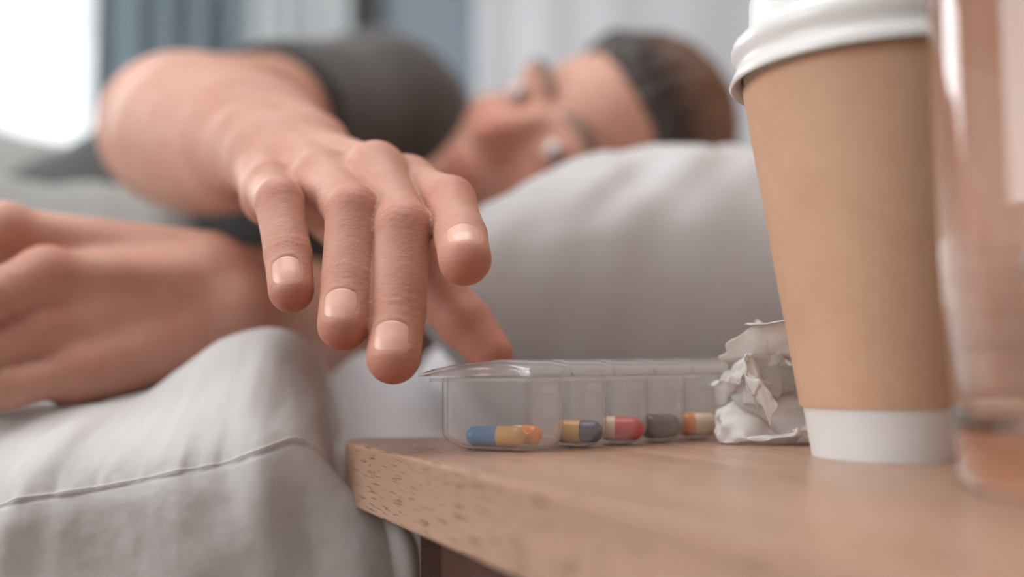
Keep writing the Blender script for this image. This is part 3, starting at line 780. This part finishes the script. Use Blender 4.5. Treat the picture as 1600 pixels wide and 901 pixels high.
def f_right_hand(P):
    # forearm -> wrist -> palm
    ax = unit(RE - RW); sd = unit(np.cross(ax, PALM_UP))
    fo = cone(P, RW + sd * 1.1, RE + sd * .8, 1.75, 4.5); fo = smin(fo, cone(P, RW - sd * 1.1, RE - sd * .8, 1.75, 4.6), 1.2)
    fo = smin(fo, cone(P, RW + ax * 7 + sd * .5, RW + ax * 16, 3.1, 4.4), 2.0)
    palm = fo
    for k, r1 in (('little', 1.25), ('ring', 1.35), ('middle', 1.4), ('index', 1.35)):
        palm = smin(palm, cone(P, RW - PALM_UP * .15 + (FJ[k][0] - FJ['middle'][0]) * .3, FJ[k][0] - PALM_UP * .35, r1 + .15, r1 - .28), .9)
    palm = smin(palm, cone(P, RW - PALM_UP * .6, (FJ['little'][0] + RW) / 2 - PALM_UP * 1.2, 1.4, 1.2), .9)
    # tendons
    for k in FJ:
        palm = smin(palm, cone(P, RW + PALM_UP * 1.0 + (FJ[k][0] - FJ['middle'][0]) * .22, FJ[k][0] + PALM_UP * .62, .22, .34), .55)
    # ulna head
    uh = RW - sd * 2.1 + PALM_UP * .7
    palm = smin(palm, np.linalg.norm(P - (RW + (FJ['little'][0] - FJ['index'][0]) * .22 + PALM_UP * .9 + ax * 1.2), axis=1) - 1.15, 1.0)
    res = palm
    thumb = smin(cone(P, TH[0], TH[1], 1.7, 1.22), cone(P, TH[1], TH[2], 1.2, .98), .4)
    thumb = smin(thumb, cone(P, TH[2], TH[3], 1.02, .82), .3)
    fs = [smin(palm, thumb, 1.2)]
    for k, J in FJ.items():
        r = FING[k][1]
        d = cone(P, J[0], J[1], r[0] * .98, r[1]); d = smin(d, cone(P, J[1], J[2], r[1] * 1.0, r[2] * 1.0), .10)
        d = smin(d, cone(P, J[2], J[3], r[2] * 1.0, r[3]), .10)
        ndor = unit(np.cross(np.cross(J[0] - J[1], J[2] - J[1]), J[0] - J[2]))
        if ndor @ (J[1] - (J[0] + J[2]) / 2) < 0: ndor = -ndor
        dd = unit(J[3] - J[2])
        # flesh: soft swellings at the joints, a fuller pad, a slight waist in between
        def swell(c, amt, rad): return amt * np.exp(-(np.linalg.norm(P - np.asarray(c, np.float32), axis=1) / rad) ** 2)
        d = d - swell(J[1] + ndor * .6, .09, .85) - swell(J[2] + ndor * .2, .045, .7) - swell(J[3] - ndor * .5, .05, .8)
        d = d + swell((J[1] + J[2]) / 2, .03, 1.1) - swell(J[0] + PALM_UP * .8, .14, .9)
        # creases over the joints
        for jj, wd, am in ((1, .42, .013), (2, .26, .014)):
            dirb = unit(J[jj + 1] - J[jj - 1]); q = P - J[jj]; s = q @ dirb
            m_ = np.exp(-(s / wd) ** 2) * (np.linalg.norm(q, axis=1) < 1.9)
            fr = -q[:, 1]
            d = d + am * m_ * np.cos(s * 2 * np.pi / .24 + 1.4 * np.sin(q[:, 0] * 4 + jj) + .9 * np.sin(q[:, 0] * 11)) * np.clip(fr * 2, 0, 1)
        fs.append(smin(palm, d, .8))
    res = fs[0]
    for d in fs[1:]: res = smin(res, d, .06)
    for tip, dip, d, n, s, r in NAILS:          # seat of each nail, with a fold of skin around it
        q = P - tip; a = q @ d + .24; b = q @ s; c = q @ n
        near = (np.abs(a) < 2) & (np.abs(b) < 1.5) & (c > 0)
        rr = ((a + .02) / .56) ** 4 + (b / (r * .66)) ** 4
        res = np.where(near, res + .055 * np.clip(1.25 - rr, 0, 1) - .022 * np.exp(-((rr - 1.7) / .7) ** 2) * (a < .35), res)
    return res

# --- left arm and resting hand
LW = PT(352, 470, 46.5); LE = PT(448, 500, 70); LS = f32(-9, 92, 6)
LH = {
    'index': [PT(8, 362, 43.0), PT(-120, 420, 40.0), PT(-190, 500, 40), PT(-200, 560, 41)],
    'middle': [PT(72, 432, 41.3), PT(-60, 480, 38.3), PT(-150, 545, 38.5), PT(-160, 590, 40)],
    'ring': [PT(66, 516, 41.0), PT(-60, 562, 38.4), PT(-140, 590, 38.8), PT(-150, 610, 40)],
    'little': [PT(118, 582, 41.2), PT(10, 606, 39.2), PT(-70, 615, 39.2), PT(-110, 622, 40)],
}
LR = {'index': (1.12, .98, .85, .78), 'middle': (1.12, 1.0, .88, .8), 'ring': (1.05, .95, .85, .78), 'little': (.92, .82, .76, .7)}
LUP = unit(np.cross(LH['middle'][0] - LW, LH['little'][0] - LH['index'][0]))
if LUP[1] > 0: LUP = -LUP
def f_left_hand(P):
    up = unit(LH['index'][0] - LH['little'][0])
    fo = cone(P, LW + up * 1.0, LE + up * .8, 2.0, 4.0); fo = smin(fo, cone(P, LW - up * 1.0, LE - up * .8, 2.0, 4.0), 1.2)
    palm = fo
    for k in LH:
        sp = (LH[k][0] - (LH['middle'][0] + LH['ring'][0]) / 2)
        palm = smin(palm, cone(P, LW + sp * .50, LH[k][0] - LUP * .3, 1.75, 1.25), .8)
        palm = smin(palm, cone(P, LW + sp * .3 + LUP * 1.1, LH[k][0] + LUP * .55, .2, .4), .7)
    palm = smin(palm, np.linalg.norm(P - (LW + LUP * 1.1 - up * 1.3), axis=1) - 1.3, 1.2)
    palm = smin(palm, cone(P, LW + up * 1.6 - LUP * 1.4, LH['index'][0] * .55 + LW * .45 - LUP * 2.2 + up * .8, 1.6, 1.3), 1.0)
    res = None
    for k, J in LH.items():
        r = LR[k]; d = cone(P, J[0], J[1], r[0] * .98, r[1]); d = smin(d, cone(P, J[1], J[2], r[1], r[2]), .3); d = smin(d, cone(P, J[2], J[3], r[2], r[3]), .3)
        d = smin(d, np.linalg.norm(P - (J[0] + LUP * .18), axis=1) - r[0] * .95, .8)
        d = smin(palm, d, .4)
        res = d if res is None else smin(res, d, .08)
    tb = [LW * .4 + LH['index'][0] * .6 - LUP * 2.4 + up * 1.0, PT(-60, 440, 46), PT(-150, 470, 46)]
    t = smin(cone(P, tb[0], tb[1], 1.3, 1.1), cone(P, tb[1], tb[2], 1.05, .9), .3)
    return smin(res, t, .5)

# --- head
HU = unit(f32(.84, -.16, .50)); HF = f32(-.16, -.90, .34); HF = unit(HF - HU * (HF @ HU)); HR = np.cross(HF, HU)      # person's right = forward x up
HM = np.stack([HR, HF, HU], 1).astype(np.float32)
EYE = PT(842, 194, 77.0)
HO = EYE - HF * 8.0 - HU * .6
def hl(P): return (P - HO.astype(np.float32)) @ HM
def hw(x, y, z): return HO + HR * x + HF * y + HU * z
def f_head(P):
    q = hl(P)
    d = ell(q, (0, -1.2, 4.0), (7.6, 9.6, 8.9)); d = smin(d, ell(q, (0, 2.0, -2.5), (6.5, 7.2, 8.8)), 1.5)
    d = smin(d, ell(q, (0, 5.2, -9.2), (3.3, 3.2, 2.6)), 2.2)
    for s in (1, -1):
        d = smin(d, cone(q, (s * 5.4, 0, -5.0), (s * 1.6, 5.8, -10.3), 1.4, 1.3), 1.6)
        d = smin(d, ell(q, (s * 4.1, 6.0, -2.4), (2.2, 1.9, 1.9)), 1.6)                  # cheekbone
        d = smin(d, ell(q, (s * 2.9, 8.35, 2.2), (2.3, .9, .75)), .9)                    # brow
        d = smax(d, -ell(q, (s * 3.15, 9.5, .55), (1.75, 1.35, 1.05)), .8)               # eye socket
    d = smin(d, cone(q, (0, 8.0, 1.4), (0, 10.5, -3.0), .75, 1.05), .7)
    for s in (1, -1): d = smin(d, ell(q, (s * 1.15, 9.6, -3.4), (.75, .95, .7)), .45)
    d = smin(d, ell(q, (0, 8.6, -6.0), (2.1, 1.0, .65)), .55); d = smin(d, ell(q, (0, 8.4, -7.1), (1.8, 1.0, .7)), .5)
    d = smax(d, -ell(q, (0, 9.7, -6.55), (2.2, .6, .16)), .25)
    for s in (1, -1):
        d = smin(d, ell(q, (s * 7.5, -.6, -.8), (.75, 2.0, 3.1)), .4)
        # lids leave a narrow opening over the eyeball
        lid = ell(q, (s * 3.15, 7.55, .55), (1.62, 1.5, 1.42)); lid = smax(lid, -ell(q, (s * 3.15, 9.2, .50), (1.45, 1.2, .47)), .12)
        d = smin(d, lid, .35)
    return d
def f_torso(P):
    ch = f32(-20, 95, 15)
    d = ell(P, ch, (22, 12.5, 15.5)); d = smin(d, cone(P, (-30, 97, 12), (-62, 103, 11), 11.5, 12.5), 6)
    d = smin(d, cone(P, ch + f32(7, -1, 1), HO - HU * 8 - HF * 3, 6.2, 5.6), 3)
    d = smin(d, cone(P, ch + f32(6, -2, 6), RS, 8, 7.0), 4)
    d = smin(d, cone(P, LS, ch + f32(0, 0, -8), 6.0, 8), 3)
    return d
# the fine region holds the reaching hand; the coarse one everything else, meeting on the plane across the forearm
fa = unit(RE - RW); CUT = RW + fa * 4.5
def f_fine(P): return np.maximum(f_right_hand(P), (P - CUT.astype(np.float32)) @ fa.astype(np.float32) - .45)
def f_coarse_all(P):
    h = f_right_hand(P); s = (P - CUT.astype(np.float32)) @ fa.astype(np.float32)
    h = np.maximum(h, -s - .45)
    d = smin(f_head(P), f_torso(P), 1.2)
    ua = smin(cone(P, RS, RE, 6.0, 4.8), h, 1.0)
    d = smin(d, ua, .5); d = smin(d, cone(P, LS, LE, 5.2, 4.3), 2); d = smin(d, f_left_hand(P), .8)
    return d
hand_pts = np.array([p for J in FJ.values() for p in J] + TH + [RW, CUT])
V1, F1 = surface_net(f_fine, hand_pts.min(0) - 3.6, hand_pts.max(0) + 3.6, .08)
lo = np.array([-66, 33, -3.]); hi = np.array([18, 116, 42.])
V2, F2 = surface_net(f_coarse_all, lo, hi, .27)
def trim(V, F, keep):
    F = F[keep[F].all(1)]; used = np.zeros(len(V), bool); used[F.ravel()] = True; idx = np.cumsum(used) - 1
    return V[used], idx[F]
s1 = (V1 - CUT) @ fa; V1, F1 = trim(V1, F1, s1 < .22)
s2 = (V2 - CUT) @ fa; V2, F2 = trim(V2, F2, (s2 > -.05) | (s2 < -1.0) | (np.linalg.norm(V2 - CUT - s2[:, None] * fa, axis=1) > 3.9))
per = root('person', (-20, 95, -3), 'person in a charcoal t-shirt lying with cheek on pillow, reaching for the pills', 'person')
Vb = np.concatenate([V1, V2]); Fb = np.concatenate([F1, F2 + len(V1)])
body = obj('body', Vb, Fb, MAT['skin'], per)
# skin redness: fingertips, knuckles, nose, ears, lips (the skin's own colour), plus the thumb's painted shade
red = np.zeros(len(Vb))
def blot(c, r, a):
    global red
    red = np.maximum(red, a * np.exp(-(np.linalg.norm(Vb - np.asarray(c), axis=1) / r) ** 2))
for k, J in FJ.items():
    d = unit(J[3] - J[2]); blot(J[3] + d * .55 + np.array([0, .0, -.1]), .85, .95); blot(J[2] + [0, -.5, 0], .7, .35); blot(J[1] + [0, -.6, .2], .9, .45); blot(J[0] + PALM_UP * .8, 1.0, .3)
for t in TH[1:]: blot(t, 1.9, .75)  # shade under the hand put into the thumb's colour as redness
for k, J in LH.items(): blot(J[0] + LUP, 1.2, .35); blot((J[0] + LW) / 2, 3, .22)
blot(hw(0, 11, -3), 2.6, .7); blot(hw(0, 9.3, -6.5), 2.0, .9); blot(hw(3.8, 8, -3), 3, .45); blot(hw(-3.8, 8, -3), 3, .45); blot(hw(7.5, 0, -1), 3, .5)
at = body.data.attributes.new('redness', 'FLOAT', 'POINT'); at.data.foreach_set('value', red.astype(np.float32)[:len(body.data.vertices)])

for tip, dip, d, n, s, r in NAILS:
    a, b = np.meshgrid(np.linspace(-1, 1, 15), np.linspace(-1, 1, 13), indexing='ij')
    # outline: rounded at the free edge and at the cuticle
    al = a * .56 * (1 - .22 * b ** 2) - .26; wd = r * .64 * (1 - .10 * np.clip(-a, 0, 1) ** 3)
    bl_ = b * wd
    rc = r * 1.02
    hgt = np.sqrt(np.maximum(rc ** 2 - bl_ ** 2, .01)) - rc * 0 - .06 * np.clip(a, 0, 1) ** 2 * 1.5
    # the bone tapers, so the plate leans with it
    slope = (FING['middle'][1][2] - FING['middle'][1][3]) / max(.5, np.linalg.norm(tip - dip))
    hgt = hgt - al * slope * .9 - .035
    P = tip + al[..., None] * d + bl_[..., None] * s + hgt[..., None] * n
    o = obj('fingernail', P.reshape(-1, 3), grid_faces(15, 13), MAT['nail'], per)
    so = o.modifiers.new('thickness', 'SOLIDIFY'); so.thickness = .0005; so.offset = 0
    sb = o.modifiers.new('smooth', 'SUBSURF'); sb.levels = 1; sb.render_levels = 1

# shirt
def f_shirt(P):
    d = f_torso(P) - .7
    ad = unit(RE - RS); sl = cone(P, RS, RS + ad * 20.5, 7.4, 6.2)
    sl = np.maximum(sl, (P - (RS + ad * 19.5)).astype(np.float32) @ ad.astype(np.float32))
    d = smin(d, sl, 3)
    ad2 = unit(LE - LS); s2 = cone(P, LS, LS + ad2 * 12, 6.0, 5.4); s2 = np.maximum(s2, (P - (LS + ad2 * 7)).astype(np.float32) @ ad2.astype(np.float32)); d = smin(d, s2, 1.5)
    nk = HO - HU * 9.5 - HF * 2.5
    d = smax(d, -(np.linalg.norm(P - nk.astype(np.float32), axis=1) - 7.2), .5)
    return d + .35 * vnoise(P.astype(float) * np.array([1., .6, .8]), .22, 6, 2)
Vs, Fs = surface_net(f_shirt, (-70, 62, -3), (8, 118, 42), .5)
sh = obj('t_shirt', Vs, Fs, MAT['shirt'], per); sh['label'] = 'charcoal grey short-sleeved t-shirt'

# hair
def hairmat():
    a = N('hair'); v = a.coord(); f = a.noise(a.coord(scale=(1, 1, 4)), 60, 4, .6)
    dk = a.n('ShaderNodeAttribute', attribute_name='dark').outputs['Fac']
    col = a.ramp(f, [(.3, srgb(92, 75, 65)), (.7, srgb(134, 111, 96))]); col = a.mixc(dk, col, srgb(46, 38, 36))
    a.l(col, a.p.inputs['Base Color']); a.p.inputs['Roughness'].default_value = .5; a.bump(f, .5, .002); return a.m
def f_hair(P):
    q = hl(P)
    d = ell(q, (0, -1.8, 4.9), (8.7, 10.9, 10.8))
    d = smin(d, ell(q, (0, -5.5, -2), (6.8, 5.2, 7)), 1.5)
    hair_edge = (q[:, 1] * .80 - (q[:, 2] - 7.6) * .60) - 5.6 + .06 * q[:, 0] ** 2          # hairline across the forehead and temples
    d = smax(d, hair_edge, .5)
    d = smax(d, -(q[:, 2] + 7 + .4 * q[:, 1]), .6)
    st = vnoise(np.stack([q[:, 0] * 1.6, q[:, 1] * .45, q[:, 2] * .45], 1).astype(float), 1.0, 15, 2)
    return d + .35 * st
hp = np.array([hw(x, y, z) for x in (-9.5, 9.5) for y in (-13, 10) for z in (-10, 15.5)])
Vh, Fh = surface_net(f_hair, hp.min(0) - .5, hp.max(0) + .5, .26)
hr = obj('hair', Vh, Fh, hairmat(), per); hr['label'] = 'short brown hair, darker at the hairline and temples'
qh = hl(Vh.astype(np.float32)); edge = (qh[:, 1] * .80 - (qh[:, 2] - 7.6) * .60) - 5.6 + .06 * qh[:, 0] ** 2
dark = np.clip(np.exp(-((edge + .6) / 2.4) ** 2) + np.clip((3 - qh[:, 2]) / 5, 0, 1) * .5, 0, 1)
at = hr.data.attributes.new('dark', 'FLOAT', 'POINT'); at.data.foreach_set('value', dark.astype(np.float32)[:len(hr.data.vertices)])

def eyemat():
    a = N('eyeball'); r = a.n('ShaderNodeAttribute', attribute_name='iris').outputs['Fac']
    a.l(a.ramp(r, [(.0, srgb(12, 12, 14)), (.17, srgb(14, 14, 16)), (.2, srgb(66, 72, 80)), (.5, srgb(84, 90, 98)), (.56, srgb(206, 196, 190))]), a.p.inputs['Base Color'])
    a.p.inputs['Roughness'].default_value = .1; return a.m
EM = eyemat()
for s in (1, -1):
    th, ph = np.meshgrid(np.linspace(0, np.pi, 25), np.linspace(0, 2 * np.pi, 32, endpoint=False), indexing='ij')
    c = hw(s * 3.15, 7.72, .55); g = unit(CAM - c)
    a_ = unit(np.cross(g, HU)); b_ = np.cross(g, a_)
    r = 1.27
    R = [c + r * (math.cos(t) * g + math.sin(max(t, .001)) * (np.cos(ph[0])[:, None] * a_ + np.sin(ph[0])[:, None] * b_)) for t in th[:, 0]]
    V, F = loft(R); e = obj('eyeball', V, F, EM, per)
    iv = np.repeat(np.clip(th[:, 0] / 1.0, 0, 1), 32); at = e.data.attributes.new('iris', 'FLOAT', 'POINT'); at.data.foreach_set('value', iv.astype(np.float32))
    # brow: a band of hair on the brow ridge
    t = np.linspace(-1, 1, 14); R = []
    for k in t:
        x = s * (3.2 + k * 2.1); y = 9.05 - .22 * (k + .3) ** 2 * 1.6 - (.8 if k > .6 else 0) * (k - .6); z = 2.75 + .45 * (1 - (k - .2) ** 2)
        cc = hw(x, y, z); rad = .42 * (1 - .5 * max(0, k) ** 2)
        an = np.linspace(0, 2 * np.pi, 8, endpoint=False)
        R.append(cc + (np.cos(an)[:, None] * HU * rad + np.sin(an)[:, None] * HF * .28))
    V, F = loft(R); obj('eyebrow', V, F, hr.data.materials[0], per)
